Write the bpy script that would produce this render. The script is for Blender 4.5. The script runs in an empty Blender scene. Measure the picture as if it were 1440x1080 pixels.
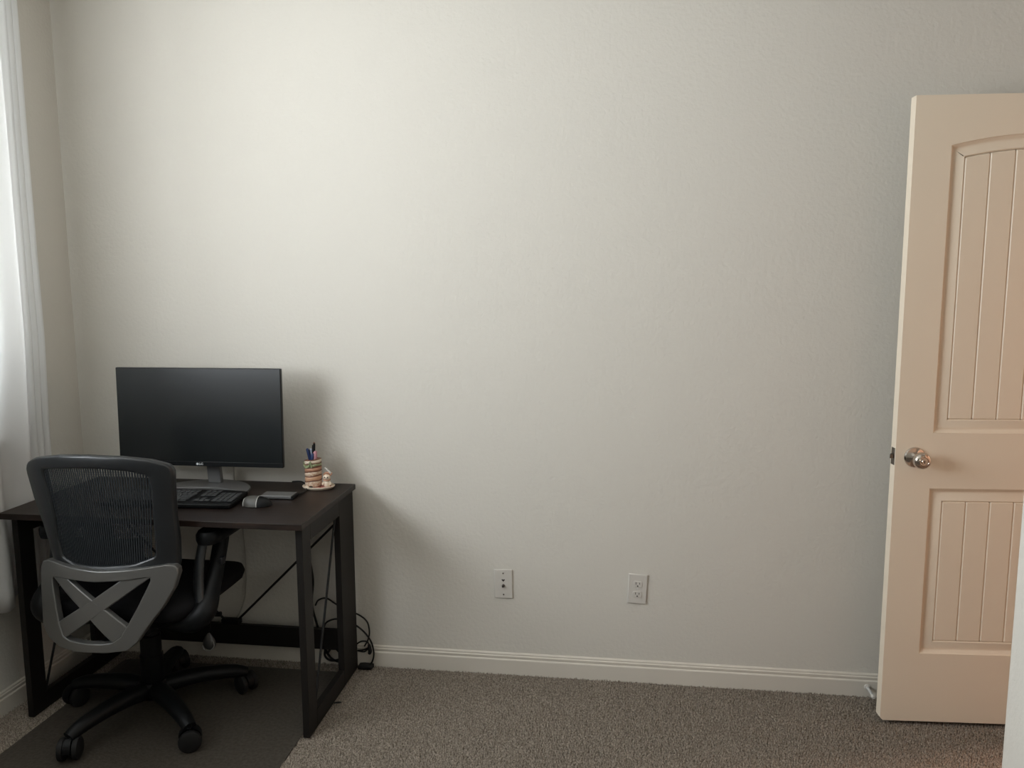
import bpy, bmesh, math, random
import numpy as np
from mathutils import Vector, Matrix
random.seed(7); rng = np.random.default_rng(7)
PI = math.pi
scn = bpy.context.scene
col = scn.collection

# ------------------------------------------------------------------ camera
CAM = (2.0997, -2.7785, 1.4689)
pitch, yaw, roll = 0.125164, 0.131777, -0.004252
fwd = Vector((-math.sin(yaw)*math.cos(pitch), math.cos(yaw)*math.cos(pitch), -math.sin(pitch)))
rt = Vector((math.cos(yaw), math.sin(yaw), 0)); up = rt.cross(fwd)
r2 = rt*math.cos(roll)+up*math.sin(roll); u2 = up*math.cos(roll)-rt*math.sin(roll)
cd = bpy.data.cameras.new('camera'); cam = bpy.data.objects.new('camera', cd); col.objects.link(cam)
cd.sensor_width = 36; cd.lens = 1085.17/1440*36; cd.clip_start = .02
M = Matrix((r2, u2, -fwd)).transposed().to_4x4(); M.translation = CAM
cam.matrix_world = M; scn.camera = cam

# ------------------------------------------------------------------ world, lights, exposure
vs = scn.view_settings
vs.view_transform = 'Standard'; vs.look = 'None'; vs.gamma = 1; vs.use_curve_mapping = False
vs.exposure = 0.0
w = bpy.data.worlds.new('sky'); scn.world = w; w.use_nodes = True
bg = w.node_tree.nodes['Background']; bg.inputs[0].default_value = (.78, .88, 1, 1); bg.inputs[1].default_value = .8
def area(name, loc, direction, sx, sy, power, color, spread=PI):
    l = bpy.data.lights.new(name, 'AREA'); l.shape = 'RECTANGLE'; l.size = sx; l.size_y = sy
    l.energy = power; l.color = color; l.spread = spread
    o = bpy.data.objects.new(name, l); col.objects.link(o); o.location = loc
    o.rotation_euler = Vector(direction).to_track_quat('-Z', 'Y').to_euler()
    return o
WY0, WY1, WZ0, WZ1 = -2.75, -.35, .98, 2.48      # window opening in the left wall
area('daylight', (-.38, (WY0+WY1)/2-.05, 1.86), (1, .34, .74), 2.2, 1.5, 155, (.925, .966, 1.0))
area('hall_lamp_light', (5.0, .20, 2.55), (-.15, -.1, -1), .22, .22, 62, (1.0, .60, .44))

# ------------------------------------------------------------------ materials
def mat(name, c, rough=.6, metal=0, spec=.5, bump=None, var=None, coat=0, scale_obj=True):
    m = bpy.data.materials.new(name); m.use_nodes = True
    nt = m.node_tree; b = nt.nodes['Principled BSDF']
    b.inputs['Base Color'].default_value = (*c, 1); b.inputs['Roughness'].default_value = rough
    b.inputs['Metallic'].default_value = metal; b.inputs['Specular IOR Level'].default_value = spec
    b.inputs['Coat Weight'].default_value = coat
    tc = nt.nodes.new('ShaderNodeTexCoord')
    if bump:
        sc, dist, det = bump
        n = nt.nodes.new('ShaderNodeTexNoise'); n.inputs['Scale'].default_value = sc; n.inputs['Detail'].default_value = det
        nt.links.new(tc.outputs['Object'], n.inputs['Vector'])
        bp = nt.nodes.new('ShaderNodeBump'); bp.inputs['Distance'].default_value = dist; bp.inputs['Strength'].default_value = 1
        nt.links.new(n.outputs['Fac'], bp.inputs['Height']); nt.links.new(bp.outputs['Normal'], b.inputs['Normal'])
    if var:
        sc, c2, lo, hi, stretch = var
        n = nt.nodes.new('ShaderNodeTexNoise'); n.inputs['Scale'].default_value = sc; n.inputs['Detail'].default_value = 3
        mp = nt.nodes.new('ShaderNodeMapping'); mp.inputs['Scale'].default_value = stretch
        nt.links.new(tc.outputs['Object'], mp.inputs[0]); nt.links.new(mp.outputs[0], n.inputs['Vector'])
        r = nt.nodes.new('ShaderNodeValToRGB'); r.color_ramp.elements[0].position = lo; r.color_ramp.elements[1].position = hi
        r.color_ramp.elements[0].color = (*c, 1); r.color_ramp.elements[1].color = (*c2, 1)
        nt.links.new(n.outputs['Fac'], r.inputs[0]); nt.links.new(r.outputs[0], b.inputs['Base Color'])
    return m
def fabric(name, c, trans, bump=None):
    m = mat(name, c, .9, spec=.1, bump=bump); nt = m.node_tree; b = nt.nodes['Principled BSDF']
    t = nt.nodes.new('ShaderNodeBsdfTranslucent'); t.inputs[0].default_value = (*c, 1)
    mx = nt.nodes.new('ShaderNodeMixShader'); mx.inputs[0].default_value = trans
    nt.links.new(b.outputs[0], mx.inputs[1]); nt.links.new(t.outputs[0], mx.inputs[2])
    nt.links.new(mx.outputs[0], nt.nodes['Material Output'].inputs[0]); return m
def seethrough(name, c, rough, alpha):
    m = mat(name, c, rough); nt = m.node_tree; b = nt.nodes['Principled BSDF']
    t = nt.nodes.new('ShaderNodeBsdfTransparent'); mx = nt.nodes.new('ShaderNodeMixShader'); mx.inputs[0].default_value = alpha
    nt.links.new(t.outputs[0], mx.inputs[1]); nt.links.new(b.outputs[0], mx.inputs[2])
    nt.links.new(mx.outputs[0], nt.nodes['Material Output'].inputs[0]); return m
WALL = mat('wall_paint', (.63, .605, .550), .75, spec=.25, bump=(75, .0016, 3))
CEIL = mat('ceiling_paint', (.82, .79, .73), .85, spec=.2, bump=(60, .002, 2))
TRIM = mat('trim_paint', (.66, .62, .55), .4)
DOORP = mat('door_paint', (.80, .705, .57), .42, spec=.4, bump=(300, .0001, 2))
CARPET_BASE = mat('carpet_backing', (.15, .13, .11), .95, spec=.1, bump=(220, .004, 2))
CARPET = mat('carpet_yarn', (.15, .126, .10), .95, spec=.05, var=(190, (.42, .365, .305), .35, .65, (1, 1, 1)))
MAT_V = mat('smoky_vinyl', (.052, .045, .037), .45, spec=.3, var=(90, (.080, .070, .058), .35, .65, (1, 1, 1)), bump=(160, .0006, 2))
CURT = fabric('curtain_cloth', (.82, .82, .81), .45, bump=(900, .0002, 1))
WOOD = mat('espresso_laminate', (.009, .0065, .0055), .42, spec=.27, var=(9, (.026, .015, .011), .35, .75, (1, 14, 8)))
WFRAME = mat('espresso_frame', (.009, .0075, .0065), .5, spec=.28)
BLKM = mat('black_metal', (.006, .006, .006), .5, spec=.3)
PLAS = mat('black_plastic', (.0035, .004, .0045), .45, spec=.2)
PLAS2 = mat('charcoal_plastic', (.010, .012, .014), .34, spec=.6)
KEYM = mat('key_plastic', (.03, .032, .034), .45, spec=.5)
MESHF = mat('mesh_fabric', (.018, .021, .024), .8, spec=.2)
SEATF = mat('seat_fabric', (.008, .008, .009), .9, spec=.15, bump=(500, .0006, 2))
SILVP = mat('silver_plastic', (.135, .135, .13), .30, metal=.4, spec=.6)
RUB = mat('rubber', (.008, .008, .008), .6, spec=.3)
CHROME = mat('satin_nickel', (.62, .57, .52), .14, metal=1)
NICK = mat('aged_nickel', (.20, .18, .16), .35, metal=1)
WHITEP = mat('white_plastic', (.60, .575, .53), .35)
SLOT = mat('dark_slot', (.02, .018, .015), .6)
SCREEN = mat('screen_glass', (.004, .006, .0065), .26, spec=.55)
BEZEL = mat('bezel', (.005, .006, .007), .3, spec=.35)
GREYM = mat('grey_metal', (.19, .19, .19), .38, metal=.5)
LOGO = mat('logo_print', (.55, .58, .6), .4)
GREYK = mat('grey_mouse', (.07, .068, .062), .35)
LIGHTG = mat('light_silver', (.62, .62, .60), .3, metal=.3)
CREAM = mat('cream_glaze', (.72, .61, .48), .35)
TERRA = mat('terracotta_glaze', (.46, .24, .15), .45)
ORAN = mat('salmon_glaze', (.58, .34, .21), .45)
GREEN = mat('sage_glaze', (.27, .31, .17), .45)
BROWN = mat('brown_glaze', (.14, .055, .03), .5)
SPECK = mat('speckled_glaze', (.62, .50, .38), .5, var=(160, (.50, .30, .20), .40, .65, (1, 1, 1)))
RED = mat('red_glaze', (.34, .06, .05), .45, var=(120, (.55, .25, .18), .45, .65, (1, 1, 1)))
BLUE = mat('blue_ink_plastic', (.012, .030, .10), .35)
PBLUE = mat('pale_blue_plastic', (.45, .52, .66), .35)
PINK = mat('pink_plastic', (.42, .20, .23), .4)
WCORD = mat('white_cord', (.40, .38, .34), .5)
GLASS = seethrough('window_glass', (.8, .85, .85), .05, .06)
LAMPG = mat('lamp_glass', (.9, .8, .7), .4)

# ------------------------------------------------------------------ mesh helpers
class MB:
    def __init__(s): s.v = []; s.f = []
    def add(s, vs, fs):
        k = len(s.v); s.v += [tuple(v) for v in vs]; s.f += [tuple(i+k for i in f) for f in fs]; return s
    def box(s, x0, x1, y0, y1, z0, z1, M=None):
        vs = [(x, y, z) for x in (x0, x1) for y in (y0, y1) for z in (z0, z1)]
        if M: vs = [tuple(M @ Vector(v)) for v in vs]
        return s.add(vs, [(0,1,3,2),(4,6,7,5),(0,4,5,1),(2,3,7,6),(0,2,6,4),(1,5,7,3)])
    def prism(s, pts, d, axis='y', a=0, M=None):        # polygon pts in the plane normal to axis, from a to a+d
        n = len(pts)
        def P(p, t):
            v = {'y': (p[0], t, p[1]), 'z': (p[0], p[1], t), 'x': (t, p[0], p[1])}[axis]
            return tuple(M @ Vector(v)) if M else v
        vs = [P(p, a) for p in pts]+[P(p, a+d) for p in pts]
        return s.add(vs, [tuple(range(n)), tuple(range(2*n-1, n-1, -1))]+[(i, i+n, (i+1) % n+n, (i+1) % n) for i in range(n)])
    def lathe(s, prof, n=24, M=None, flat=1.0):          # prof of (r, z)
        vs = [(r*math.cos(2*PI*k/n), r*math.sin(2*PI*k/n)*flat, z) for r, z in prof for k in range(n)]
        if M: vs = [tuple(M @ Vector(v)) for v in vs]
        fs = [(i*n+k, i*n+(k+1) % n, (i+1)*n+(k+1) % n, (i+1)*n+k) for i in range(len(prof)-1) for k in range(n)]
        fs += [tuple(range(n-1, -1, -1)), tuple((len(prof)-1)*n+k for k in range(n))]
        return s.add(vs, fs)
    def tube(s, pts, r, n=8, sm=4, sx=1.0, sy=1.0):      # sweep; r float or per-point list
        P = [Vector(p) for p in pts]; R = list(r) if isinstance(r, (list, tuple)) else [r]*len(P)
        if sm > 1 and len(P) > 2:
            Q = []; RR = []
            for i in range(len(P)-1):
                a, b, c, d = P[max(i-1, 0)], P[i], P[i+1], P[min(i+2, len(P)-1)]
                for k in range(sm):
                    t = k/sm
                    Q.append(.5*((2*b)+(c-a)*t+(2*a-5*b+4*c-d)*t*t+(3*b-a-3*c+d)*t**3)); RR.append(R[i]*(1-t)+R[i+1]*t)
            Q.append(P[-1]); RR.append(R[-1]); P, R = Q, RR
        T = [(P[min(i+1, len(P)-1)]-P[max(i-1, 0)]).normalized() for i in range(len(P))]
        N = T[0].orthogonal().normalized() if abs(T[0].z) > .9 else T[0].cross(Vector((0, 0, 1))).normalized()
        vs = []
        for i, p in enumerate(P):
            N = (N-T[i]*N.dot(T[i])).normalized(); B = T[i].cross(N)
            for k in range(n):
                a = 2*PI*k/n; vs.append(tuple(p+(N*math.cos(a)*sx+B*math.sin(a)*sy)*R[i]))
        m = len(P)
        fs = [(i*n+k, i*n+(k+1) % n, (i+1)*n+(k+1) % n, (i+1)*n+k) for i in range(m-1) for k in range(n)]
        fs += [tuple(range(n-1, -1, -1)), tuple((m-1)*n+k for k in range(n))]
        return s.add(vs, fs)
    def ball(s, c, r, n=16, m=10, scale=(1, 1, 1)):
        prof = [(max(r*math.sin(PI*i/m), 1e-5), -r*math.cos(PI*i/m)) for i in range(m+1)]
        return s.lathe(prof, n, Matrix.Translation(c) @ Matrix.Diagonal((*scale, 1)))
    def grid(s, F, nu, nv):                               # F(i,j)->point
        vs = [F(i, j) for i in range(nu+1) for j in range(nv+1)]
        return s.add(vs, [(i*(nv+1)+j, (i+1)*(nv+1)+j, (i+1)*(nv+1)+j+1, i*(nv+1)+j+1) for i in range(nu) for j in range(nv)])
    def build(s, name, m, parent=None, bevel=0, seg=2, smooth=40, loc=None, rot=None, label=None, cat=None, group=None, kind=None, sub=0):
        me = bpy.data.meshes.new(name); me.from_pydata(s.v, [], s.f); me.update()
        bm = bmesh.new(); bm.from_mesh(me); bmesh.ops.recalc_face_normals(bm, faces=bm.faces); bm.to_mesh(me); bm.free()
        if smooth:
            me.polygons.foreach_set('use_smooth', [True]*len(me.polygons)); me.set_sharp_from_angle(angle=math.radians(smooth))
        me.materials.append(m)
        o = bpy.data.objects.new(name, me); col.objects.link(o)
        if parent: o.parent = parent
        if loc: o.location = loc
        if rot: o.rotation_euler = rot
        if bevel:
            b = o.modifiers.new('bevel', 'BEVEL'); b.width = bevel; b.segments = seg; b.limit_method = 'ANGLE'; b.angle_limit = math.radians(35)
            b.harden_normals = False
        if sub:
            q = o.modifiers.new('sub', 'SUBSURF'); q.levels = q.render_levels = sub
        tag(o, label, cat, group, kind); return o
def tag(o, label=None, cat=None, group=None, kind=None):
    if label: o['label'] = label
    if cat: o['category'] = cat
    if group: o['group'] = group
    if kind: o['kind'] = kind
def empty(name, loc, label, cat, rz=0, group=None, rot=None):
    o = bpy.data.objects.new(name, None); col.objects.link(o); o.location = loc
    o.rotation_euler = rot or (0, 0, rz); o.empty_display_size = .05; tag(o, label, cat, group); return o
def text_mesh(s, size, name, m, parent, loc, rot, depth=.0004):
    c = bpy.data.curves.new(name, 'FONT'); c.body = s; c.size = size; c.extrude = depth; c.align_x = 'CENTER'; c.align_y = 'CENTER'
    t = bpy.data.objects.new('tmp', c); col.objects.link(t)
    bpy.context.view_layer.update()
    me = bpy.data.meshes.new_from_object(t.evaluated_get(bpy.context.evaluated_depsgraph_get()))
    bpy.data.objects.remove(t); me.name = name; me.materials.clear(); me.materials.append(m)
    o = bpy.data.objects.new(name, me); col.objects.link(o); o.parent = parent; o.location = loc; o.rotation_euler = rot; return o
def dup(o, parent=None):
    c = o.copy(); col.objects.link(c); c.parent = parent
    for ch in list(o.children): dup(ch, c)
    return c
RX90 = Matrix.Rotation(PI/2, 4, 'X')                      # z axis -> -y
S = 'structure'

# ------------------------------------------------------------------ room shell
H = 2.74
MB().box(-.12, 5.6, -4.6, 1.6, -.11, -.008).build('floor', CARPET_BASE, kind=S, label='taupe cut pile carpet floor of the room')
floor = bpy.data.objects['floor']
MB().box(-.12, 5.6, -4.6, 1.6, H, H+.1).build('ceiling', CEIL, kind=S)
MB().box(0, 3.80, 0, .12, -.008, H).build('wall_back', WALL, kind=S, label='long off-white textured wall behind the desk')
lw = MB()
lw.box(-.12, 0, -4.6, WY0, -.008, H).box(-.12, 0, WY1, .12, -.008, H).box(-.12, 0, WY0, WY1, -.008, WZ0).box(-.12, 0, WY0, WY1, WZ1, H)
lw.build('wall_left', WALL, kind=S, label='left wall with the window behind the white curtain')
MB().box(2.94, 3.06, -4.6, -1.1, -.008, H).box(3.06, 3.80, -1.22, -1.1, -.008, H).build('wall_right', WALL, kind=S, bevel=.008, seg=3, label='near wall corner at the right edge beside the open door')
DY0, DY1, DZ = -.92, -.115, 2.055
MB().box(3.80, 3.92, -1.22, DY0, -.008, H).box(3.80, 3.92, DY1, .12, -.008, H).box(3.80, 3.92, DY0, DY1, DZ, H).build('wall_doorway', WALL, kind=S)
MB().box(-.12, 3.06, -4.72, -4.6, -.008, H).build('wall_front', WALL, kind=S)
hw = MB(); hw.box(5.6, 5.7, -1.6, 1.6, -.008, H).box(3.92, 5.6, 1.5, 1.6, -.008, H).box(3.92, 5.6, -1.6, -1.5, -.008, H).box(3.80, 3.92, -1.6, -1.22, -.008, H).box(3.80, 3.92, .12, 1.6, -.008, H)
hw.build('wall_hall', WALL, kind=S)
# door jamb lining
MB().box(3.79, 3.93, DY0-.0, DY0+.018, 0, DZ).box(3.79, 3.93, DY1-.018, DY1, 0, DZ).box(3.79, 3.93, DY0+.018, DY1-.018, DZ-.018, DZ).build('trim_1', TRIM, kind=S)
# baseboards with a two-step moulded top
BP = [(0, 0), (.013, 0), (.013, .053), (.0115, .056), (.0085, .058), (.0095, .061), (.0095, .068), (.0065, .071), (.0065, .076), (.003, .080), (0, .080)]
def baseboard(name, a, b, n, label=None):
    a = Vector((*a, 0)); b = Vector((*b, 0)); n = Vector((*n, 0)); k = len(BP); m = MB()
    vs = [tuple(p+n*t+Vector((0, 0, z-.006 if z == 0 else z))) for p in (a, b) for t, z in BP]
    m.add(vs, [tuple(range(k)), tuple(range(2*k-1, k-1, -1))]+[(i, i+k, (i+1) % k+k, (i+1) % k) for i in range(k)])
    return m.build(name, TRIM, kind=S, smooth=25, label=label)
baseboard('baseboard_back', (.014, 0), (3.79, 0), (0, -1), 'off-white moulded baseboard along the back wall')
baseboard('baseboard_left', (0, -4.6), (0, 0), (1, 0), 'off-white moulded baseboard along the left wall')
baseboard('baseboard_right', (2.94, -4.6), (2.94, -1.114), (-1, 0))
baseboard('baseboard_alcove', (2.94, -1.1), (3.79, -1.1), (0, 1))

# window with sill, sash frame and panes
wn = MB(); fx0, fx1 = -.10, -.05
wn.box(fx0, fx1, WY0, WY1, WZ0, WZ0+.05).box(fx0, fx1, WY0, WY1, WZ1-.05, WZ1).box(fx0, fx1, WY0, WY0+.05, WZ0+.05, WZ1-.05).box(fx0, fx1, WY1-.05, WY1, WZ0+.05, WZ1-.05)
ym = (WY0+WY1)/2
win = wn.build('window_1', WHITEP, kind=S, bevel=.004, label='bright window in the left wall behind the white curtain')
MB().box(fx0+.005, fx1-.005, ym-.025, ym+.025, WZ0+.05, WZ1-.05).build('window_mullion', WHITEP, win, bevel=.003)
for y0, y1 in ((WY0+.05, ym-.025), (ym+.025, WY1-.05)):
    MB().box(-.078, -.072, y0, y1, WZ0+.05, WZ1-.05).build('pane', GLASS, win, smooth=0)
MB().box(-.10, .018, WY0-.03, WY1+.03, WZ0-.022, WZ0).build('window_sill', TRIM, win, bevel=.004)

# ------------------------------------------------------------------ carpet pile (stuff)
def pile(x0, x1, y0, y1, sp):
    gx, gy = np.meshgrid(np.arange(x0, x1, sp), np.arange(y0, y1, sp)); n = gx.size
    cx = gx.ravel()+rng.uniform(-.5, .5, n)*sp; cy = gy.ravel()+rng.uniform(-.5, .5, n)*sp
    keep = ~((cx > .178) & (cx < 1.092) & (cy > -.9) & (cy < -.075))
    cx, cy = cx[keep], cy[keep]; n = cx.size
    lump = .5+.5*np.sin(cx*31+2*np.sin(cy*23))*np.sin(cy*37+2*np.sin(cx*19))
    h = .0055+.0045*rng.random(n)+.0022*lump; rr = sp*(.62+.25*rng.random(n)); th = rng.random(n)*2*PI
    lean = rng.normal(0, .0022, (n, 2))
    V = np.empty((n, 4, 3), np.float32)
    for k in range(3):
        V[:, k, 0] = cx+rr*np.cos(th+k*2*PI/3); V[:, k, 1] = cy+rr*np.sin(th+k*2*PI/3); V[:, k, 2] = -.008
    V[:, 3, 0] = cx+lean[:, 0]; V[:, 3, 1] = cy+lean[:, 1]; V[:, 3, 2] = -.008+h
    b = (np.arange(n)*4)[:, None]
    F = np.concatenate([b+[0, 1, 3], b+[1, 2, 3], b+[2, 0, 3]], 1).astype(np.int32).ravel()
    me = bpy.data.meshes.new('carpet_pile'); me.vertices.add(n*4); me.vertices.foreach_set('co', V.ravel())
    me.loops.add(len(F)); me.loops.foreach_set('vertex_index', F)
    me.polygons.add(n*3); me.polygons.foreach_set('loop_start', np.arange(0, n*9, 3, dtype=np.int32))
    me.update(); me.validate(); me.materials.append(CARPET)
    o = bpy.data.objects.new('carpet_pile', me); col.objects.link(o); o.parent = floor; o['kind'] = 'stuff'; return o
pile(.002, 3.80, -1.3, -.013, .0052)

# vinyl chair mat
cm = MB(); r = .03; pts = []
for cx, cy, a0 in ((1.092-r, -.078-r, 0), (.178+r, -.078-r, 90), (.178+r, -1.25+r, 180), (1.092-r, -1.25+r, 270)):
    for k in range(6): a = math.radians(a0+k*18); pts.append((cx+r*math.cos(a), cy+r*math.sin(a)))
cm.prism(pts, .0035, 'z', -.0035)
cm.build('chair_mat', MAT_V, bevel=.001, label='dark smoky vinyl chair mat on the carpet under the office chair', cat='chair mat')

# ------------------------------------------------------------------ door (open, seen almost face on)
TH = .06017; DF = (3.00608, -.19161, .012); DW, DH, DT = .762, 2.032, .035
def arch(u): return 1.882+.033*(1-((u-.381)/.268)**2)     # heights inside the door start at its own bottom edge
U0, U1 = .113, .649; L0, L1, T0 = .240, .803, .986
d = MB()
c_ = .009
def stile(pts): d.prism(pts, DT, 'y', 0)
stile([(c_, 0), (U0, 0), (U0, DH), (0, DH), (0, c_)]); stile([(U1, 0), (DW, 0), (DW, DH), (U1, DH)])
stile([(U0, 0), (U1, 0), (U1, L0), (U0, L0)]); stile([(U0, L1), (U1, L1), (U1, T0), (U0, T0)])
NA = 20
us = [U0+(U1-U0)*k/NA for k in range(NA+1)]
for a, b in zip(us[:-1], us[1:]): stile([(a, arch(a)), (b, arch(b)), (b, DH), (a, DH)])
d.box(U0, U1, .0135, DT-.0135, L0, L1); d.box(U0, U1, .0135, DT-.0135, T0, 1.93)
door = d.build('door_1', DOORP, kind=S, smooth=0, loc=DF, rot=(0, 0, TH), label='cream two-panel arched plank door standing open at the right')
def tp_(u): return arch(u)-.0445*math.sqrt(1+(.066*(u-.381)/.268**2)**2)-.0008
def offset_loop(L, t):
    n = len(L); out = []
    for i in range(n):
        a, b, c = Vector(L[i-1]), Vector(L[i]), Vector(L[(i+1) % n])
        n1 = Vector((-(b-a).y, (b-a).x)).normalized(); n2 = Vector((-(c-b).y, (c-b).x)).normalized()
        m = (n1+n2).normalized(); out.append(tuple(b+m*(t/max(m.dot(n1), .3))))
    return out
PROF = [(0, 0), (.0015, .0035), (.004, .0048), (.009, .0105), (.012, .0122), (.0145, .0125), (.018, .0115), (.039, .0030), (.0410, .0030), (.0442, .0068)]
def moulding(loop, side):
    m = MB(); n = len(loop); vs = []
    for t, dep in PROF:
        for p in offset_loop(loop, t):
            vs.append((p[0], dep if side > 0 else DT-dep, p[1]))
    m.add(vs, [(i*n+k, i*n+(k+1) % n, (i+1)*n+(k+1) % n, (i+1)*n+k) for i in range(len(PROF)-1) for k in range(n)])
    return m.build('panel_moulding', DOORP, door, smooth=28)
lowL = [(U0, L0), (U1, L0), (U1, L1), (U0, L1)]
topL = [(U0, T0), (U1, T0)]+[(u, arch(u)) for u in reversed(us)]
for sd in (1, -1):
    moulding(lowL, sd); moulding(topL, sd)
    i0 = .0440; w_ = (U1-U0-2*i0)/6
    for k in range(6):
        a = U0+i0+k*w_+.00005; b = U0+i0+(k+1)*w_-.00005
        ya = .0032 if sd > 0 else DT-.0032-.011
        MB().prism([(a, L0+i0), (b, L0+i0), (b, L1-i0), (a, L1-i0)], .011, 'y', ya).build('plank', DOORP, door, bevel=.0036, seg=1, smooth=0)
        mid = (a+b)/2
        MB().prism([(a, T0+i0), (b, T0+i0), (b, tp_(b)), (mid, tp_(mid)), (a, tp_(a))], .011, 'y', ya).build('plank', DOORP, door, bevel=.0036, seg=1, smooth=0)
# knob on both faces, latch on the edge
def knob(sd):
    Mk = Matrix.Translation((.060, 0 if sd > 0 else DT, .906)) @ (RX90 if sd > 0 else RX90.inverted())
    k = MB().lathe([(.001, 0), (.0335, 0), (.0335, .003), (.031, .007), (.022, .010), (.017, .013), (.0125, .016), (.0115, .030), (.014, .034), (.022, .038), (.0265, .046), (.0272, .053), (.0255, .061), (.021, .066), (.0145, .0685), (.013, .067), (.001, .067)], 32, Mk).build('door_knob', CHROME, door, smooth=30, label='round satin nickel door knob')
    MB().lathe([(.001, .066), (.0085, .066), (.0085, .0705), (.0075, .0715), (.001, .0715)], 20, Mk).build('knob_button', CHROME, k)
    MB().box(-.0012, .0012, -.0045, .0045, .0712, .0720, Mk).build('keyhole', SLOT, k, smooth=0)
knob(1); knob(-1)
lp = MB().prism([(.005, .878), (.030, .878), (.030, .934), (.005, .934)], .0015, 'x', -.0013).build('latch_plate', NICK, door, bevel=.004, label='dark nickel latch plate')
MB().prism([(.010, -.0013), (.025, -.0013), (.025, -.005), (.012, -.013), (.010, -.013)], .014, 'z', .899).add([], []).build('latch_bolt', NICK, door, bevel=.001)
bpy.data.objects['latch_bolt'].data.transform(Matrix(((0, 1, 0, 0), (1, 0, 0, 0), (0, 0, 1, 0), (0, 0, 0, 1))))
for z in (.25, 1.02, 1.80):
    MB().box(DW-.001, DW+.003, .004, DT, z-.045, z+.045).tube([(DW+.006, -.004, z-.045), (DW+.006, -.004, z+.045)], .006, 10, 1).build('hinge', NICK, door)

# door stop on the baseboard
ds = MB(); Mx = Matrix.Translation((3.019, -.0125, .034)) @ RX90
ds.lathe([(.001, 0), (.011, 0), (.011, .004), (.005, .007), (.005, .010), (.001, .010)], 16, Mx)
dstop = ds.build('door_stop', WHITEP, label='small white spring door stop on the baseboard behind the door edge', cat='door stop')
hel = [(3.019+.0045*math.cos(t*.9), -.022-.052*t/110, .034+.0045*math.sin(t*.9)) for t in range(111)]
MB().tube(hel, .0011, 5, 1).build('spring', LIGHTG, dstop)
MB().lathe([(.001, .060), (.007, .060), (.0075, .068), (.006, .074), (.001, .075)], 14, Mx).build('rubber_tip', WHITEP, dstop)

# ------------------------------------------------------------------ wall plates
def plate(x, z, rot, name, label, cat):
    e = empty(name, (x, 0, z), label, cat, rot=(0, rot, 0))
    MB().prism([(-.035, -.057), (.035, -.057), (.035, .057), (-.035, .057)], .0062, 'y', -.0062).build('cover_plate', WHITEP, e, bevel=.0035, seg=3)
    return e
e = plate(1.696, .3543, -.0207, 'phone_cable_plate', 'white wall plate with phone jack and cable connector, nearer the desk', 'wall plate')
for z in (.0415, -.0415):
    s_ = MB().lathe([(.001, 0), (.0030, 0), (.0028, .0012), (.001, .0016)], 12, Matrix.Translation((0, -.0062, z)) @ RX90).build('screw', NICK, e)
MB().prism([(-.0058, .0185), (-.0058, .0145), (-.0025, .0125), (0, .0085), (.0025, .0125), (.0058, .0145), (.0058, .0185), (.002, .0185), (.002, .0172), (-.002, .0172), (-.002, .0185)], .0012, 'y', -.0070).build('phone_jack', SLOT, e, smooth=0)
Mc = Matrix.Translation((0, -.0062, -.006)) @ RX90
MB().lathe([(.001, 0), (.0062, 0), (.0062, .003), (.001, .003)], 6, Mc).lathe([(.001, .003), (.0045, .003), (.0045, .012), (.0036, .012), (.0034, .004), (.001, .004)], 16, Mc).build('cable_connector', NICK, e)
MB().lathe([(.0008, .004), (.0032, .004), (.0032, .0115), (.0008, .0115)], 12, Mc).build('connector_core', SLOT, e)
e = plate(2.197, .3584, .0391, 'power_outlet', 'white double power outlet on the wall, nearer the door', 'outlet')
for zz in (.0195, -.0195):
    pts = [(.0172*math.cos(a), max(-.0118, min(.0118, .0172*math.sin(a)))+zz) for a in [2*PI*k/28 for k in range(28)]]
    rc = MB().prism(pts, .003, 'y', -.0085).build('receptacle', WHITEP, e, bevel=.0007, seg=1)
    MB().box(-.0075, -.0055, -.0089, -.0083, zz-.001, zz+.0075).build('slot', SLOT, rc, smooth=0)
    MB().box(.0055, .0075, -.0089, -.0083, zz-.0005, zz+.0065).build('slot', SLOT, rc, smooth=0)
    MB().lathe([(.0005, 0), (.0026, 0), (.0026, .0006), (.0005, .0006)], 12, Matrix.Translation((0, -.0083, zz-.0068)) @ RX90).build('ground_hole', SLOT, rc)
MB().lathe([(.001, 0), (.0028, 0), (.0026, .0011), (.001, .0014)], 12, Matrix.Translation((0, -.0062, 0)) @ RX90).build('screw', LIGHTG, e)

# ------------------------------------------------------------------ curtain
cu = MB(); Y0, Y1, ZB, ZT = -1.0, -.252, .40, 2.52
NU, NV = 150, 44
def cpt(i, j):
    t = i/NU; v = j/NV; s = t*(Y1-Y0); q = (Y1-Y0)-s          # q = distance from the corner-side edge
    z = ZB+(ZT-ZB)*v
    amp = .022 if q > .10 else .0105
    ph = 2*PI*(q/.115 if q > .10 else (.10/.115+(q-.10)/.026))
    x = .062+.014*max(0, min(1, (z-.95)/.35))+amp*math.sin(ph+.35*math.sin(3.1*v+q*9))
    x += .006*math.sin(5*v+q*14)*(1-v)+.010*math.sin(q*11+1)
    x += (1-v)**2*.012*math.sin(q*26+1.2)
    x += .03*max(0, min(1, (q-.12)/.12))*max(0, min(1, (z-.95)/.35))
    e_ = min(1, q/.02); x = .010+(x-.010)*(e_**.5)
    if z < .95: x = min(x, .084+.02*max(0, (z-.75)/.2))
    y = Y1-q-(1-v)*.012*math.sin(q*30)
    if v < .02: z += .010*math.sin(q*40)
    return (x, y, z+.006*math.sin(q*17)*(1-v))
cu.grid(cpt, NU, NV)
cur = cu.build('curtain', CURT, smooth=180, label='white cloth curtain panel hanging at the left edge beside the window', cat='curtain')
sol = cur.modifiers.new('s', 'SOLIDIFY'); sol.thickness = .0016
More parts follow.
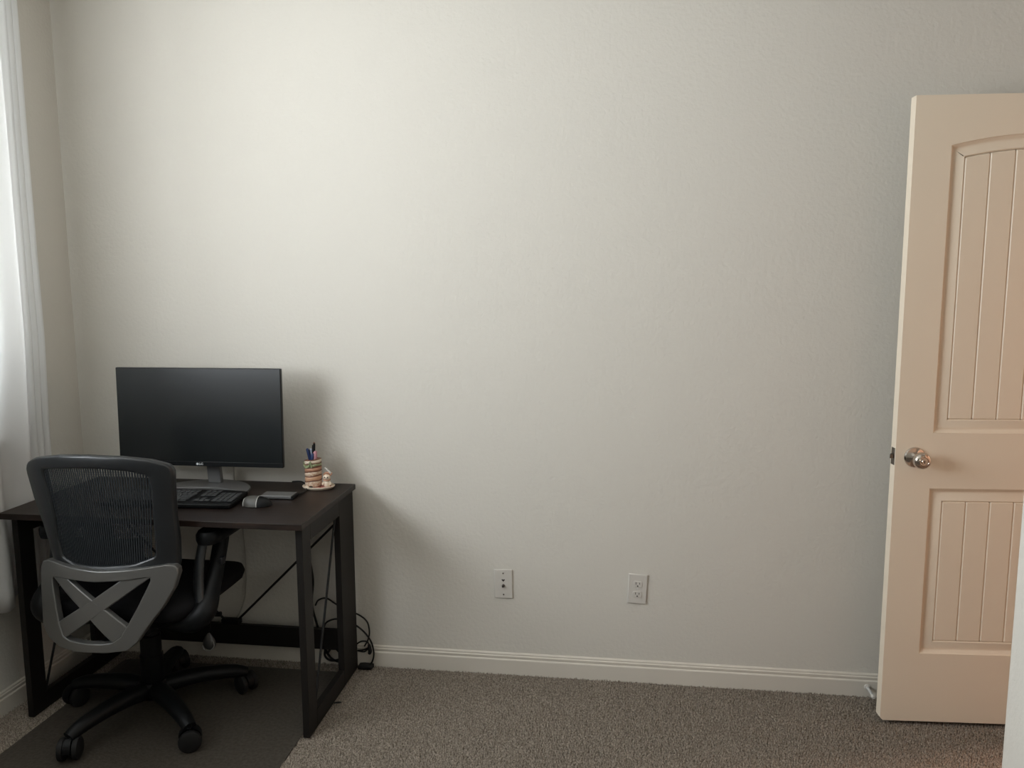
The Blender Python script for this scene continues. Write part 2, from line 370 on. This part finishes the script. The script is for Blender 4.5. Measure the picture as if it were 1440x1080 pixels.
rod = MB().tube([(.075, -2.6, 2.535), (.075, -.16, 2.535)], .011, 12, 1).ball((.075, -.15, 2.535), .02).build('curtain_rod', LIGHTG, label='curtain rod above the window at the left wall, out of frame', cat='curtain rod')
for y in (-.20, -2.5): MB().box(0, .075, y-.006, y+.006, 2.518, 2.526).box(0, .006, y-.015, y+.015, 2.49, 2.55).build('bracket', LIGHTG, rod)

# ------------------------------------------------------------------ desk
desk = empty('desk', (.615, -.29, 0), 'dark espresso computer desk with trestle frame legs by the wall', 'desk')
def D(mb, name, m, **k):                                     # desk pieces are written in room coordinates
    o = mb.build(name, m, desk, **k); o.data.transform(Matrix.Translation((-.615, .29, 0))); return o
D(MB().box(.092, 1.140, -.552, -.042, .715, .735), 'tabletop', WOOD, bevel=.0015, seg=2)
for x0, x1 in ((.108, .130), (1.102, 1.125)):
    D(MB().box(x0, x1, -.515, -.448, 0, .715), 'leg', WFRAME, bevel=.0012)
    D(MB().box(x0, x1, -.180, -.034, 0, .715), 'leg', WFRAME, bevel=.0012)
    D(MB().box(x0, x1, -.448, -.180, .652, .715), 'side_rail', WFRAME, bevel=.001)
    D(MB().box(x0, x1, -.448, -.180, 0, .062), 'foot_rail', WFRAME, bevel=.001)
    xm = (x0+x1)/2
    D(MB().tube([(xm, -.195, .652), (xm, -.440, .062)], .0042, 8, 1), 'side_brace', BLKM)
D(MB().box(.130, 1.102, -.062, -.044, .079, .160), 'rear_rail', WFRAME, bevel=.001)
D(MB().box(.130, 1.102, -.070, -.050, .650, .714), 'back_apron', WFRAME, bevel=.001)
D(MB().tube([(.60, -.056, .172), (.131, -.056, .622)], .0045, 8, 1), 'back_brace', BLKM)
D(MB().tube([(.645, -.056, .172), (1.101, -.056, .622)], .0045, 8, 1), 'back_brace', BLKM)
D(MB().box(.583, .662, -.066, -.040, .160, .182), 'brace_mount', BLKM, bevel=.006)

# ------------------------------------------------------------------ monitor
mon = empty('computer_monitor', (.6175, -.125, .735), 'wide black flat-screen monitor standing on the desk', 'monitor', rz=.01)
tl = Matrix.Translation((0, -.080, .272)) @ Matrix.Rotation(-.025, 4, 'X')
def MO(mb, name, m, par=mon, T=True, **k):
    o = mb.build(name, m, par, **k)
    if T: o.data.transform(tl)
    return o
hw_, hh = .3135, .1785
MO(MB().box(-hw_, hw_, 0, .016, -hh, hh), 'bezel', BEZEL, bevel=.003)
MO(MB().box(-hw_+.03, hw_-.03, .016, .040, -hh+.02, hh-.08), 'rear_housing', BEZEL, bevel=.012, seg=3)
MO(MB().box(-hw_+.0025, hw_-.0025, -.0008, .0002, -hh+.018, hh-.0025), 'screen', SCREEN, smooth=0)
MO(MB().box(-hw_+.001, hw_-.001, -.0022, 0, -hh+.0005, -hh+.0165), 'chin_strip', BEZEL, bevel=.0006)
lg = text_mesh('LG', .0125, 'logo_lettering', LOGO, mon, (0, 0, 0), (0, 0, 0))
lg.data.transform(tl @ Matrix.Translation((.004, -.0026, -hh+.0085)) @ RX90)
MO(MB().lathe([(.0005, 0), (.0044, 0), (.0044, .0005), (.0005, .0005)], 20, Matrix.Translation((-.0105, -.0022, -hh+.0085)) @ RX90), 'logo_disc', LOGO)
nk = MB()
nk.prism([(-.031, .020), (-.012, .020), (-.034, .200), (-.052, .200)], .052, 'x', -.026)
nk.build('stand_neck', GREYM, mon, bevel=.003, loc=(.003, .035, -.012))
bs = MB(); vs = []; n = 40
for k in range(n+1):
    a = math.radians(13+154*k/n); ca, sa = math.cos(a), math.sin(a)
    tp = min(1, min(k, n-k)/6+.25)
    ox, oy = .193*ca, -.145+.205*sa; ix, iy = .168*ca, -.145+.085*sa
    mx, my = (ox+ix)/2, (oy+iy)/2
    for (x, y), z in (((mx+(ox-mx)*tp, my+(oy-my)*tp), 0), ((mx+(ox-mx)*tp, my+(oy-my)*tp), .009), ((mx+(ix-mx)*tp, my+(iy-my)*tp), .009), ((mx+(ix-mx)*tp, my+(iy-my)*tp), 0)): vs.append((x, y, z))
bs.add(vs, [(4*k+q, 4*k+(q+1) % 4, 4*k+4+(q+1) % 4, 4*k+4+q) for k in range(n) for q in range(4)]+[(0, 1, 2, 3), (4*n+3, 4*n+2, 4*n+1, 4*n)])
bs.build('stand_base', GREYM, mon, bevel=.0015, label='grey crescent-shaped stand base')

# ------------------------------------------------------------------ keyboard
kb = empty('keyboard', (.605, -.352, .735), 'black full-size keyboard on the desk in front of the monitor', 'keyboard', rz=.055)
kp = [(-.225, -.080), (.222, -.080), (.226, -.076), (.226, .068), (.21, .074), (.12, .082), (0, .086), (-.12, .082), (-.226, .072), (-.226, -.076)]
Kt = Matrix.Rotation(.05, 4, 'X')
o = MB().prism(kp, .014, 'z', .004).build('keyboard_body', PLAS, kb, bevel=.003); o.data.transform(Matrix.Translation((0, 0, .002)) @ Kt)
ks = MB(); rows = [(.056, .0165)]+[(.031-.0185*r_, .0165) for r_ in range(5)]
for ri, (yy, hgt) in enumerate(rows):
    x = -.216
    keysw = [.0165]*15
    if ri == 2: keysw = [.026]+[.0165]*12+[.026]
    if ri == 3: keysw = [.031]+[.0165]*11+[.0385]
    if ri == 4: keysw = [.040]+[.0165]*10+[.0475]
    if ri == 5: keysw = [.022]*3+[.105]+[.022]*4
    for kw in keysw:
        if x+kw > .074: break
        ks.box(x, x+kw, yy-.0082, yy+.0082, .018, .0225); x += kw+.0022
    for x0 in (.086, .1045, .123):
        if ri in (0, 1, 2) or ri == 5 or (ri == 4 and x0 == .1045): ks.box(x0, x0+.0162, yy-.0082, yy+.0082, .018, .0225)
    for x0 in (.148, .1665, .185, .2035):
        if ri: ks.box(x0, x0+.0162, yy-.0082, yy+.0082, .018, .0225)
o = ks.build('keys', KEYM, kb, smooth=0, bevel=.0012, seg=1, kind='stuff'); o.data.transform(Matrix.Translation((0, 0, .002)) @ Kt)

MB().tube([(-.03, .082, .012), (-.06, .115, .0155), (-.11, .17, .0155), (-.16, .24, .010), (-.19, .285, .003)], .0019, 7, 5).build('keyboard_cord', RUB, kb)
# ------------------------------------------------------------------ mouse on the desk
def mouse(e, body, dark, stripe):
    def half(i, j, r=1.0, x0=-1, x1=1):
        u = x0+(x1-x0)*i/16; a = PI*j/12
        rr = math.sqrt(max(0, 1-abs(u)**2.6)); z = .031*rr**.9*math.sin(a)*(1-.22*u)
        return (.051*u*r, .030*rr*math.cos(a)*r, .002+z*r)
    MB().grid(lambda i, j: half(i, j, 1, -1, .1), 16, 12).build('button_shell', body, e, smooth=60)
    MB().grid(lambda i, j: half(i, j, .995, .1, 1), 16, 12).build('palm_shell', dark, e, smooth=60)
    MB().prism([(.0508*math.cos(2*PI*k/28), .030*math.sin(2*PI*k/28)) for k in range(28)], .003, 'z', 0).build('sole', dark, e, bevel=.001)
    for uu in (.10, -.86):
        pts = [half(16, j, 1.0, -1, uu) for j in range(0, 13)]
        MB().tube(pts, .0013, 6, 2).build('trim_stripe', stripe, e)
ms = empty('computer_mouse', (.905, -.362, .735), 'grey and black mouse with silver stripes on the desk right of the keyboard', 'mouse', rz=.10)
mouse(ms, GREYK, PLAS, LIGHTG)
MB().box(-.022, -.010, -.005, .005, .0318, .0322).build('mouse_emblem', LOGO, ms, smooth=0)
bpy.data.objects['mouse_emblem'].rotation_euler = (0, -.12, 0); bpy.data.objects['mouse_emblem'].location = (0, 0, -.0015)

# flat grey box behind the mouse and the thin black cable loop
hd = empty('flat_box', (.937, -.256, .735), 'flat grey and black box on the desk behind the mouse', 'box', rz=.03)
MB().box(-.060, .060, -.028, .028, 0, .012).build('case', PLAS, hd, bevel=.002)
MB().box(-.060, .052, -.0290, .0285, .003, .0135).build('cover', GREYM, hd, bevel=.0015, label='grey metal cover')
MB().tube([(.985, -.245, .739), (1.0, -.19, .739), (.985, -.13, .742), (.955, -.10, .752), (.915, -.085, .748), (.90, -.06, .740)], .003, 8, 5).build('black_cable', RUB, label='thin black cable looping behind the flat grey box', cat='cable')

# ------------------------------------------------------------------ ceramic pen cup on its tray
cup = empty('ceramic_pen_cup', (1.026, -.118, .735), 'handmade ceramic pen cup of stacked coloured bands on an oval cream tray', 'pen cup', rz=.12)
def oval(prof, n=32, fx=1.0, fy=.72): 
    return MB().lathe(prof, n, Matrix.Diagonal((fx, fy, 1, 1)))
oval([(.001, 0), (.050, 0), (.057, .005), (.060, .010), (.058, .012), (.054, .009), (.048, .007), (.001, .007)]).build('tray', CREAM, cup, smooth=50)
oval([(.001, .0065), (.046, .0065), (.045, .0085), (.001, .0085)], 28).build('tray_glaze', RED, cup)
cx_ = -.018
def ring(z0, z1, r, m, tilt, name='clay_band', out=.0014):
    N = 28; P = [(-.001, .0), (.3, .8), (.7, 1), (1.0, .85)]; vs = []
    prof = [(r-.006, 0), (r-.001, 0), (r+out*.8, .25), (r+out, .5), (r+out*.8, .75), (r-.001, 1), (r-.006, 1)]
    for rr, t in prof:
        for k in range(N):
            a = 2*PI*k/N; wv = tilt*math.cos(a+.4)+.0012*math.sin(3*a+z0*200)
            vs.append((cx_+rr*math.cos(a), rr*math.sin(a), z0+(z1-z0)*t+wv))
    L = len(prof)
    MB().add(vs, [(i*N+k, i*N+(k+1) % N, ((i+1) % L)*N+(k+1) % N, ((i+1) % L)*N+k) for i in range(L) for k in range(N)]).build(name, m, cup, smooth=60)
zs = .0085
for h_, m_ in ((.0235, SPECK), (.018, ORAN), (.017, SPECK), (.0155, TERRA), (.013, GREEN), (.0145, CREAM)):
    ring(zs, zs+h_-.0015, .0295, m_, .0035); ring(zs+h_-.0028, zs+h_+.0008, .0298, BROWN, .0035, 'glaze_line', .0016); zs += h_
MB().lathe([(.001, .009), (.021, .009), (.0245, .012), (.0265, .0999), (.0245, .103), (.0235, .100), (.0225, .014), (.001, .013)], 24, Matrix.Translation((cx_, 0, 0))).build('inner_wall', BROWN, cup)
# green wave over the rim
MB().tube([(cx_-.029, -.012, .100), (cx_-.030, -.010, .090), (cx_-.020, -.024, .082), (cx_-.006, -.0325, .090), (cx_-.002, -.0325, .106), (cx_+.004, -.0315, .084)], .0028, 8, 4).build('rim_wave', GREEN, cup)
MB().ball((-.021, -.030, .012), .0055, 12, 8, (1.3, 1, .7)).build('clay_bead', SLOT, cup)
MB().ball((-.034, -.022, .012), .007, 12, 8, (1.5, 1, .6)).build('clay_pebble', CREAM, cup)
# figurine fixed to the tray
fg = MB().lathe([(.001, .008), (.010, .008), (.0125, .013), (.0120, .024), (.0085, .032), (.001, .033)], 18, Matrix.Translation((.033, -.006, 0))).build('figurine_body', CREAM, cup, smooth=60, label='small cream figurine')
MB().ball((.033, -.007, .043), .0125, 18, 12, (1.1, 1, .95)).build('figurine_head', CREAM, fg)
MB().tube([(.033+.0115*math.cos(a), -.007+.0115*math.sin(a), .0335) for a in [2*PI*k/16 for k in range(17)]], .0024, 7, 1).build('scarf', TERRA, fg)
for dx in (-.005, .005): MB().ball((.033+dx, -.0188, .045), .0024, 8, 6).build('eye', SLOT, fg)
MB().tube([(.029, -.0185, .040), (.033, -.0195, .0385), (.037, -.0185, .040)], .0009, 6, 3).build('mouth', BROWN, fg)
for sx in (-1, 1): MB().tube([(.033+sx*.010, -.008, .026), (.033+sx*.0145, -.013, .021), (.033+sx*.012, -.017, .017)], [.0036, .0034, .0030], 8, 3).build('arm', CREAM, fg)
MB().prism([(.024, .079), (.028, .081), (.050, .061), (.046, .056)], .006, 'y', -.010).build('white_strip', WHITEP, fg, bevel=.0015)
MB().tube([(.020, -.004, .049), (.027, -.008, .058), (.038, -.008, .059), (.047, -.006, .051), (.052, -.006, .060)], [.002, .0035, .0042, .0035, .0018], 8, 3).build('head_band', TERRA, fg)
def pen(name, base, top, r, m, label, capm=None, tip=None):
    b, t = Vector(base), Vector(top); dirv = (t-b).normalized(); L = (t-b).length
    e = empty(name, tuple(Vector((1.026+cx_, -.118, .735))+b), label, 'pen', rot=dirv.to_track_quat('Z', 'Y').to_euler())
    MB().lathe([(r*.3, 0), (r, .012), (r, L*.62), (r*.98, L*.62)], 12).build('barrel', m, e)
    MB().lathe([(r*.9, L*.62), (r*1.12, L*.62), (r*1.12, L*.97), (r*.8, L), (r*.3, L)], 12).build('cap', capm or m, e)
    MB().box(-.0012, .0012, r*1.1, r*1.1+.003, L*.70, L*.95).build('clip', capm or m, e)
    return e
pen('ballpoint_pen', (.004, .008, .016), (-.018, -.008, .150), .0045, BLUE, 'dark blue pen leaning left in the ceramic pen cup')
pen('ballpoint_pen', (.000, .010, .016), (-.010, .004, .146), .0048, PBLUE, 'pale blue pen behind the dark blue one in the ceramic cup')
pen('ballpoint_pen', (-.004, -.010, .016), (.003, -.010, .132), .0045, BLUE, 'short dark blue pen in the middle of the ceramic cup')
pen('felt_pen', (.002, -.002, .016), (.012, -.004, .140), .0058, PINK, 'pink pen leaning right in the ceramic pen cup')
pc = pen('mechanical_pencil', (-.002, .002, .016), (.005, .004, .168), .0040, LIGHTG, 'tallest slim pencil with a black grip and dark tip in the ceramic cup', PLAS)
MB().ball((0, 0, .153), .0035, 10, 8).build('pencil_tip', BROWN, pc)

# ------------------------------------------------------------------ office chair
CH = (.525, -.43, 0)
ch = empty('office_chair', CH, 'black mesh-back swivel office chair with grey cross-braced back support at the desk', 'office chair')
def yc(z):
    a = [(.30, -.281), (.33, -.2785), (.48, -.262), (.62, -.2495), (.78, -.262), (.97, -.288)]
    return float(np.interp(z, [p[0] for p in a], [p[1] for p in a]))
def bk(x, z, off=0): return (x, yc(z)+1.07*x*x+off, z)
def resample(L, n, closed=True):
    P = [Vector(p) for p in L]+([Vector(L[0])] if closed else [])
    seg = [0]
    for a, b in zip(P[:-1], P[1:]): seg.append(seg[-1]+(b-a).length)
    out = []
    for k in range(n if closed else n+1):
        t = seg[-1]*k/n; i = max(j for j in range(len(seg)) if seg[j] <= t+1e-9); i = min(i, len(P)-2)
        out.append(P[i].lerp(P[i+1], (t-seg[i])/max(seg[i+1]-seg[i], 1e-9)))
    return out
def ring_mesh(outer, inner, t0, t1, n=96, bulge=0):
    # match outer to inner by angle around the inner loop's centre
    O_ = resample(outer, 400); I_ = resample(inner, 400)
    c = sum(I_, Vector((0, 0)))/len(I_)
    def at(L, a):
        best = min(L, key=lambda p: abs((math.atan2(p.y-c.y, p.x-c.x)-a+PI) % (2*PI)-PI)); return best
    vs = []
    for k in range(n):
        a = -PI+2*PI*k/n; o_, i_ = at(O_, a), at(I_, a)
        m1 = o_.lerp(i_, .5)
        vs += [bk(o_.x, o_.y, t0+bulge), bk(m1.x, m1.y, t0), bk(i_.x, i_.y, t0+bulge), bk(i_.x, i_.y, t1), bk(m1.x, m1.y, t1), bk(o_.x, o_.y, t1)]
    return MB().add(vs, [(6*k+q, 6*k+(q+1) % 6, (6*k+6) % (6*n)+(q+1) % 6, (6*k+6) % (6*n)+q) for k in range(n) for q in range(6)])
def strip_mesh(L, Rr, t0, t1):
    n = len(L); vs = []
    for a, b in zip(L, Rr): vs += [bk(*a, t0), bk(*b, t0), bk(*b, t1), bk(*a, t1)]
    return MB().add(vs, [(4*k+q, 4*k+(q+1) % 4, 4*k+4+(q+1) % 4, 4*k+4+q) for k in range(n-1) for q in range(4)]+[(0, 1, 2, 3), (4*n-1, 4*n-2, 4*n-3, 4*n-4)])
SO = [(-.218, .587), (-.206, .616), (-.172, .627), (-.083, .615), (.016, .609), (.109, .613), (.189, .619), (.222, .622), (.239, .613), (.244, .597), (.232, .549), (.203, .493), (.166, .441), (.132, .388), (.104, .364), (.041, .358), (-.063, .355), (-.125, .361), (-.176, .381), (-.205, .413), (-.213, .5)]
SI = [(-.158, .571), (-.148, .579), (-.094, .577), (.006, .575), (.101, .581), (.159, .588), (.172, .584), (.159, .553), (.132, .495), (.104, .441), (.084, .407), (.059, .39), (.024, .385), (-.033, .384), (-.085, .387), (-.113, .397), (-.13, .433), (-.142, .479), (-.155, .542)]
FO = [(-.231, .934), (-.184, .956), (-.079, .972), (.017, .975), (.118, .97), (.19, .957), (.233, .94), (.247, .924), (.240, .84), (.236, .769), (.238, .695), (.232, .600), (.189, .590), (.016, .585), (-.172, .600), (-.185, .668), (-.205, .738), (-.231, .812), (-.247, .90), (-.246, .918)]
FI = [(-.153, .921), (-.035, .933), (.054, .932), (.131, .923), (.182, .906), (.183, .845), (.178, .775), (.177, .702), (.174, .645), (.112, .624), (.01, .617), (-.079, .619), (-.128, .636), (-.142, .702), (-.140, .767), (-.145, .82), (-.153, .877), (-.158, .914)]
xs = ring_mesh(SO, SI, -.012, .014, 120)
sb = lambda L: [tuple(p) for p in resample(L, 8, False)]
xs2 = strip_mesh(sb([(-.160, .578), (-.050, .490), (.060, .386)]), sb([(-.100, .580), (.031, .493), (.110, .430)]), -.009, .011)
xs3 = strip_mesh(sb([(.085, .582), (-.010, .516), (-.136, .437)]), sb([(.170, .587), (-.006, .460), (-.110, .388)]), -.009, .011)
xs.add(xs2.v, xs2.f); xs.add(xs3.v, xs3.f)
xs.build('back_support', SILVP, ch, bevel=.003, seg=2, smooth=35, label='grey cross-braced back support')
fr = ring_mesh(FO, FI, .004, .034, 120, .006).build('back_frame', PLAS2, ch, bevel=.006, seg=3, smooth=50)
mm = MB(); NS = 46                                           # woven vertical ribs of the see-through mesh
FIv = FI+[FI[0]]
def span(x):                                                 # z range of the frame opening at this x
    zz = []
    for a, b in zip(FIv[:-1], FIv[1:]):
        if (a[0]-x)*(b[0]-x) <= 0 and a[0] != b[0]: zz.append(a[1]+(b[1]-a[1])*(x-a[0])/(b[0]-a[0]))
    return (min(zz)-.012, max(zz)+.008) if len(zz) > 1 else None
for k in range(NS):
    x = -.160+.346*(k+.5)/NS; sp_ = span(max(-.156, min(.181, x)))
    if not sp_: continue
    z0, z1 = .612, max(sp_[1], .905); vs = []
    for q in range(9):
        z = z0+(z1-z0)*q/8; xx = x*(1-.14*(.93-z)/.3)+.002
        for dx in (-.0021, .0021): vs.append(bk(xx+dx, z, .016)); vs.append(bk(xx+dx, z, .018))
    mm.add(vs, [f for q in range(8) for f in ((4*q, 4*q+2, 4*q+6, 4*q+4), (4*q+1, 4*q+5, 4*q+7, 4*q+3), (4*q, 4*q+4, 4*q+5, 4*q+1), (4*q+2, 4*q+3, 4*q+7, 4*q+6))])
for k in range(44):
    z = .614+.306*k/43; mm.tube([bk(-.160+.342*i/10, z, .0195) for i in range(11)], .0004, 4, 1)
mm.build('mesh_panel', MESHF, ch, smooth=0, kind='stuff', label='see-through ribbed black mesh')
# lumbar pad in front of the lower mesh
MB().grid(lambda i, j: bk(-.13+.26*i/12, .60+.10*j/6, .036+.010*math.sin(PI*i/12)*math.sin(PI*j/6)), 12, 6).build('lumbar_pad', SEATF, ch, smooth=60)
# seat
def rr_pts(hx, y0, y1, r, n=6):
    out = []
    for cx, cy, a0 in ((hx-r, y1-r, 0), (-hx+r, y1-r, 90), (-hx+r, y0+r, 180), (hx-r, y0+r, 270)):
        for k in range(n+1): a = math.radians(a0+k*90/n); out.append((cx+r*math.cos(a), cy+r*math.sin(a)))
    return out
def stack(layers, name, m, par, **k):
    vs = []; n = len(layers[0][0])
    for pts, z in layers: vs += [(x, y, z(x, y) if callable(z) else z) for x, y in pts]
    L = len(layers)
    return MB().add(vs, [(i*n+q, i*n+(q+1) % n, (i+1)*n+(q+1) % n, (i+1)*n+q) for i in range(L-1) for q in range(n)]+[tuple(range(n-1, -1, -1)), tuple((L-1)*n+q for q in range(n))]).build(name, m, par, **k)
dome = lambda h: (lambda x, y: h-.10*max(0, y-.14)**1.0*1.0+.06*x*x)
stack([(rr_pts(.235, -.185, .215, .07), .415), (rr_pts(.258, -.205, .238, .085), dome(.432)), (rr_pts(.266, -.212, .248, .09), dome(.455)), (rr_pts(.258, -.205, .242, .085), dome(.476)), (rr_pts(.22, -.17, .205, .07), dome(.486)), (rr_pts(.10, -.08, .10, .04), dome(.484))], 'seat', SEATF, ch, smooth=60)
stack([(rr_pts(.11, -.10, .10, .04), .365), (rr_pts(.16, -.14, .13, .05), .378), (rr_pts(.235, -.19, .21, .07), .418)], 'seat_pan', PLAS, ch, smooth=50)
MB().box(-.075, .075, -.12, .10, .335, .372).build('tilt_mechanism', BLKM, ch, bevel=.01)
MB().tube([(.07, .03, .352), (.18, .03, .352), (.245, .035, .356)], [.005, .005, .009], 10, 3).build('height_lever', PLAS, ch)
MB().tube([(0, -.06, .352), (0, -.17, .345), (0, -.235, .352), (-.005, -.262, .372)], [.030, .030, .028, .022], 12, 4, sx=1.5, sy=.7).build('back_bar', PLAS, ch)
# armrests
def arm(s):
    a = MB().tube([(s*.10, -.11, .400), (s*.19, -.135, .402), (s*.255, -.150, .415), (s*.287, -.135, .448), (s*.283, -.080, .505), (s*.279, -.030, .57), (s*.278, .01, .652)], [.028, .033, .037, .037, .028, .025, .025], 14, 4, sx=.8, sy=1.0).build('armrest', PLAS, ch, smooth=60)
    MB().tube([(s*.262, -.085, .650), (s*.256, -.100, .59), (s*.258, -.115, .52), (s*.268, -.130, .46)], [.020, .021, .023, .025], 12, 4, sx=.7, sy=1.0).build('rear_strut', PLAS2, a, smooth=60)
    pp = rr_pts(.041, -.110, .170, .038)
    stack([([(x*.85+s*.278, y) for x, y in pp], .650), ([(x+s*.278, y) for x, y in pp], .660), ([(x+s*.278, y) for x, y in pp], .678), ([(x*.82+s*.278, y*.96) for x, y in pp], .690)], 'arm_pad', PLAS, a, smooth=50)
    MB().box(s*.300-.006, s*.300+.006, -.050, -.026, .565, .590).build('height_button', PLAS2, a, bevel=.003)
arm(1); arm(-1)
# column and star base
MB().lathe([(.001, .10), (.030, .10), (.0375, .112), (.0375, .215), (.034, .218), (.034, .285), (.028, .288), (.028, .338), (.001, .338)], 24).build('gas_column', PLAS, ch, smooth=40)
MB().lathe([(.001, .062), (.040, .062), (.052, .072), (.052, .108), (.044, .122), (.001, .122)], 24).build('base_hub', PLAS, ch, smooth=40)
wheel = castr = None
for k in range(5):
    a = math.radians(-110+72*k)
    lg_ = MB().tube([(.035, 0, .094), (.11, 0, .102), (.20, 0, .098), (.268, 0, .088), (.308, 0, .074)], [.036, .034, .030, .027, .022], 12, 4, sx=.95, sy=.85)
    o = lg_.build('base_leg', PLAS, ch, smooth=60); o.rotation_euler = (0, 0, a)
    sw = [1.9, .5, 2.6, -.6, 1.2][k]
    e = MB().tube([(0, 0, .045), (0, 0, .080)], .008, 10, 1)
    # hood over the twin wheels
    e.grid(lambda i, j: (.037*math.cos(PI*i/10), -.011+.022*j, .036+.039*math.sin(PI*i/10)), 10, 1)
    e.box(-.012, .012, -.006, .006, .020, .062)
    c = e.build('caster', PLAS, ch, smooth=40); c.location = (.306*math.cos(a), .306*math.sin(a), 0); c.rotation_euler = (0, 0, sw)
    for yy in (-.0215, .0215):
        MB().lathe([(.001, -.011), (.027, -.011), (.0345, -.007), (.036, 0), (.0345, .007), (.027, .011), (.001, .011)], 24, Matrix.Translation((0, yy, .036)) @ RX90).build('wheel', RUB, c)

# ------------------------------------------------------------------ cables under and beside the desk
def cable(name, pts, r, m, label, cat='cable'):
    return MB().tube(pts, r, 8, 5).build(name, m, label=label, cat=cat)
W = -.026
cable('power_cable', [(.945, W, .705), (.930, W, .56), (.938, W, .45), (.952, W, .345), (.944, W, .245), (.962, W, .158), (.975, W, .10), (1.01, W, .030), (1.05, W, .012)], .0045, RUB, 'thick black cable hanging down inside the right desk leg')
cable('looped_cable', [(.9545, -.018, .236), (.967, -.018, .258), (1.0, -.018, .268), (1.04, -.018, .245), (1.09, -.018, .222), (1.133, -.018, .205), (1.162, -.018, .180), (1.170, -.018, .140), (1.164, -.019, .108), (1.150, -.024, .082)], .0032, RUB, 'thin black cable loop, upper one beside the right rear desk leg')
cable('looped_cable', [(.988, -.029, .150), (1.004, -.029, .176), (1.045, -.029, .190), (1.10, -.0285, .178), (1.145, -.0285, .150), (1.178, -.029, .108), (1.189, -.029, .060), (1.182, -.030, .024), (1.172, -.036, .014)], .0034, RUB, 'thin black cable arching down to the floor adapter beside the desk leg')
cable('knotted_cable', [(1.120, -.024, .090), (1.140, -.028, .104), (1.165, -.030, .104), (1.170, -.034, .085), (1.150, -.032, .072), (1.125, -.030, .066), (1.15, -.022, .060), (1.168, -.020, .078)], .003, RUB, 'small knot of black cable at the baseboard right of the desk')
MB().tube([(1.172, -.034, .096), (1.176, -.034, .070), (1.172, -.034, .058)], [.006, .008, .006], 10, 3).build('cable_plug', RUB, label='small black plug hanging on the knotted cable', cat='plug')
cable('tangled_cable', [(.985, -.030, .10), (1.0, -.034, .050), (1.03, -.036, .085), (1.065, -.030, .075), (1.07, -.036, .040), (1.02, -.034, .020), (.990, -.030, .040), (1.005, -.024, .085), (1.05, -.024, .050), (1.08, -.030, .016)], .0042, RUB, 'tangle of black cable behind the desk low in the right corner')
MB().box(.955, 1.040, -.036, -.016, .081, .125).build('power_strip', RUB, bevel=.005, label='black power adapter block behind the desk rail by the right leg', cat='adapter')
MB().prism([(1.130, -.052), (1.183, -.052), (1.188, -.022), (1.150, -.018), (1.130, -.022)], .016, 'z', -.001).build('floor_adapter', RUB, bevel=.004, label='flat black adapter lying on the carpet right of the desk leg', cat='adapter')
MB().tube([(1.127, -.300, .002), (1.140, -.296, .0025), (1.152, -.292, .002)], [.003, .0035, .002], 8, 2).build('black_stick', RUB, label='tiny black stick lying on the carpet beside the desk side', cat='stick')
cable('monitor_cord', [(.645, -.015, .84), (.646, -.020, .775), (.648, -.020, .700), (.660, -.016, .60), (.668, -.010, .50), (.672, -.010, .38), (.665, -.014, .27), (.645, -.022, .20), (.625, -.030, .165)], .0028, WCORD, 'pale thin cord running down the wall behind the monitor')
# gadget hanging behind the rear rail
hg = empty('hanging_mouse', (.541, -.083, .060), 'silver grey mouse-shaped gadget hanging by a thin cord below the rear desk rail', 'gadget')
def drop(i, j):
    v = j/14; a = 2*PI*i/20; r_ = .026*math.sin(PI*min(1, v**.72))**.75*(1 if v < .5 else 1)
    return (r_*math.cos(a), r_*.55*math.sin(a), .072*v)
MB().grid(drop, 20, 14).build('gadget_body', GREYM, hg, smooth=70)
MB().tube([(-.024, -.010, .020), (-.014, -.0155, .008), (0, -.017, .005), (.014, -.0155, .008), (.024, -.010, .022), (.020, -.010, .042)], .0022, 7, 4).build('silver_trim', LIGHTG, hg)
MB().tube([(0, 0, .070), (.006, .004, .10), (.004, .010, .14), (.000, .012, .20)], .0018, 6, 4).build('gadget_cord', RUB, hg)

# ------------------------------------------------------------------ hall lamp (lights the doorway)
hl = empty('hall_ceiling_lamp', (5.0, .20, H), 'round ceiling lamp in the hall beyond the door, out of frame', 'lamp')
MB().lathe([(.001, 0), (.15, 0), (.15, -.02), (.001, -.02)], 28).build('lamp_base', LIGHTG, hl)
MB().lathe([(.13, -.02), (.14, -.03), (.14, -.05), (.135, -.06), (.13, -.06)], 28).build('lamp_rim', LAMPG, hl)
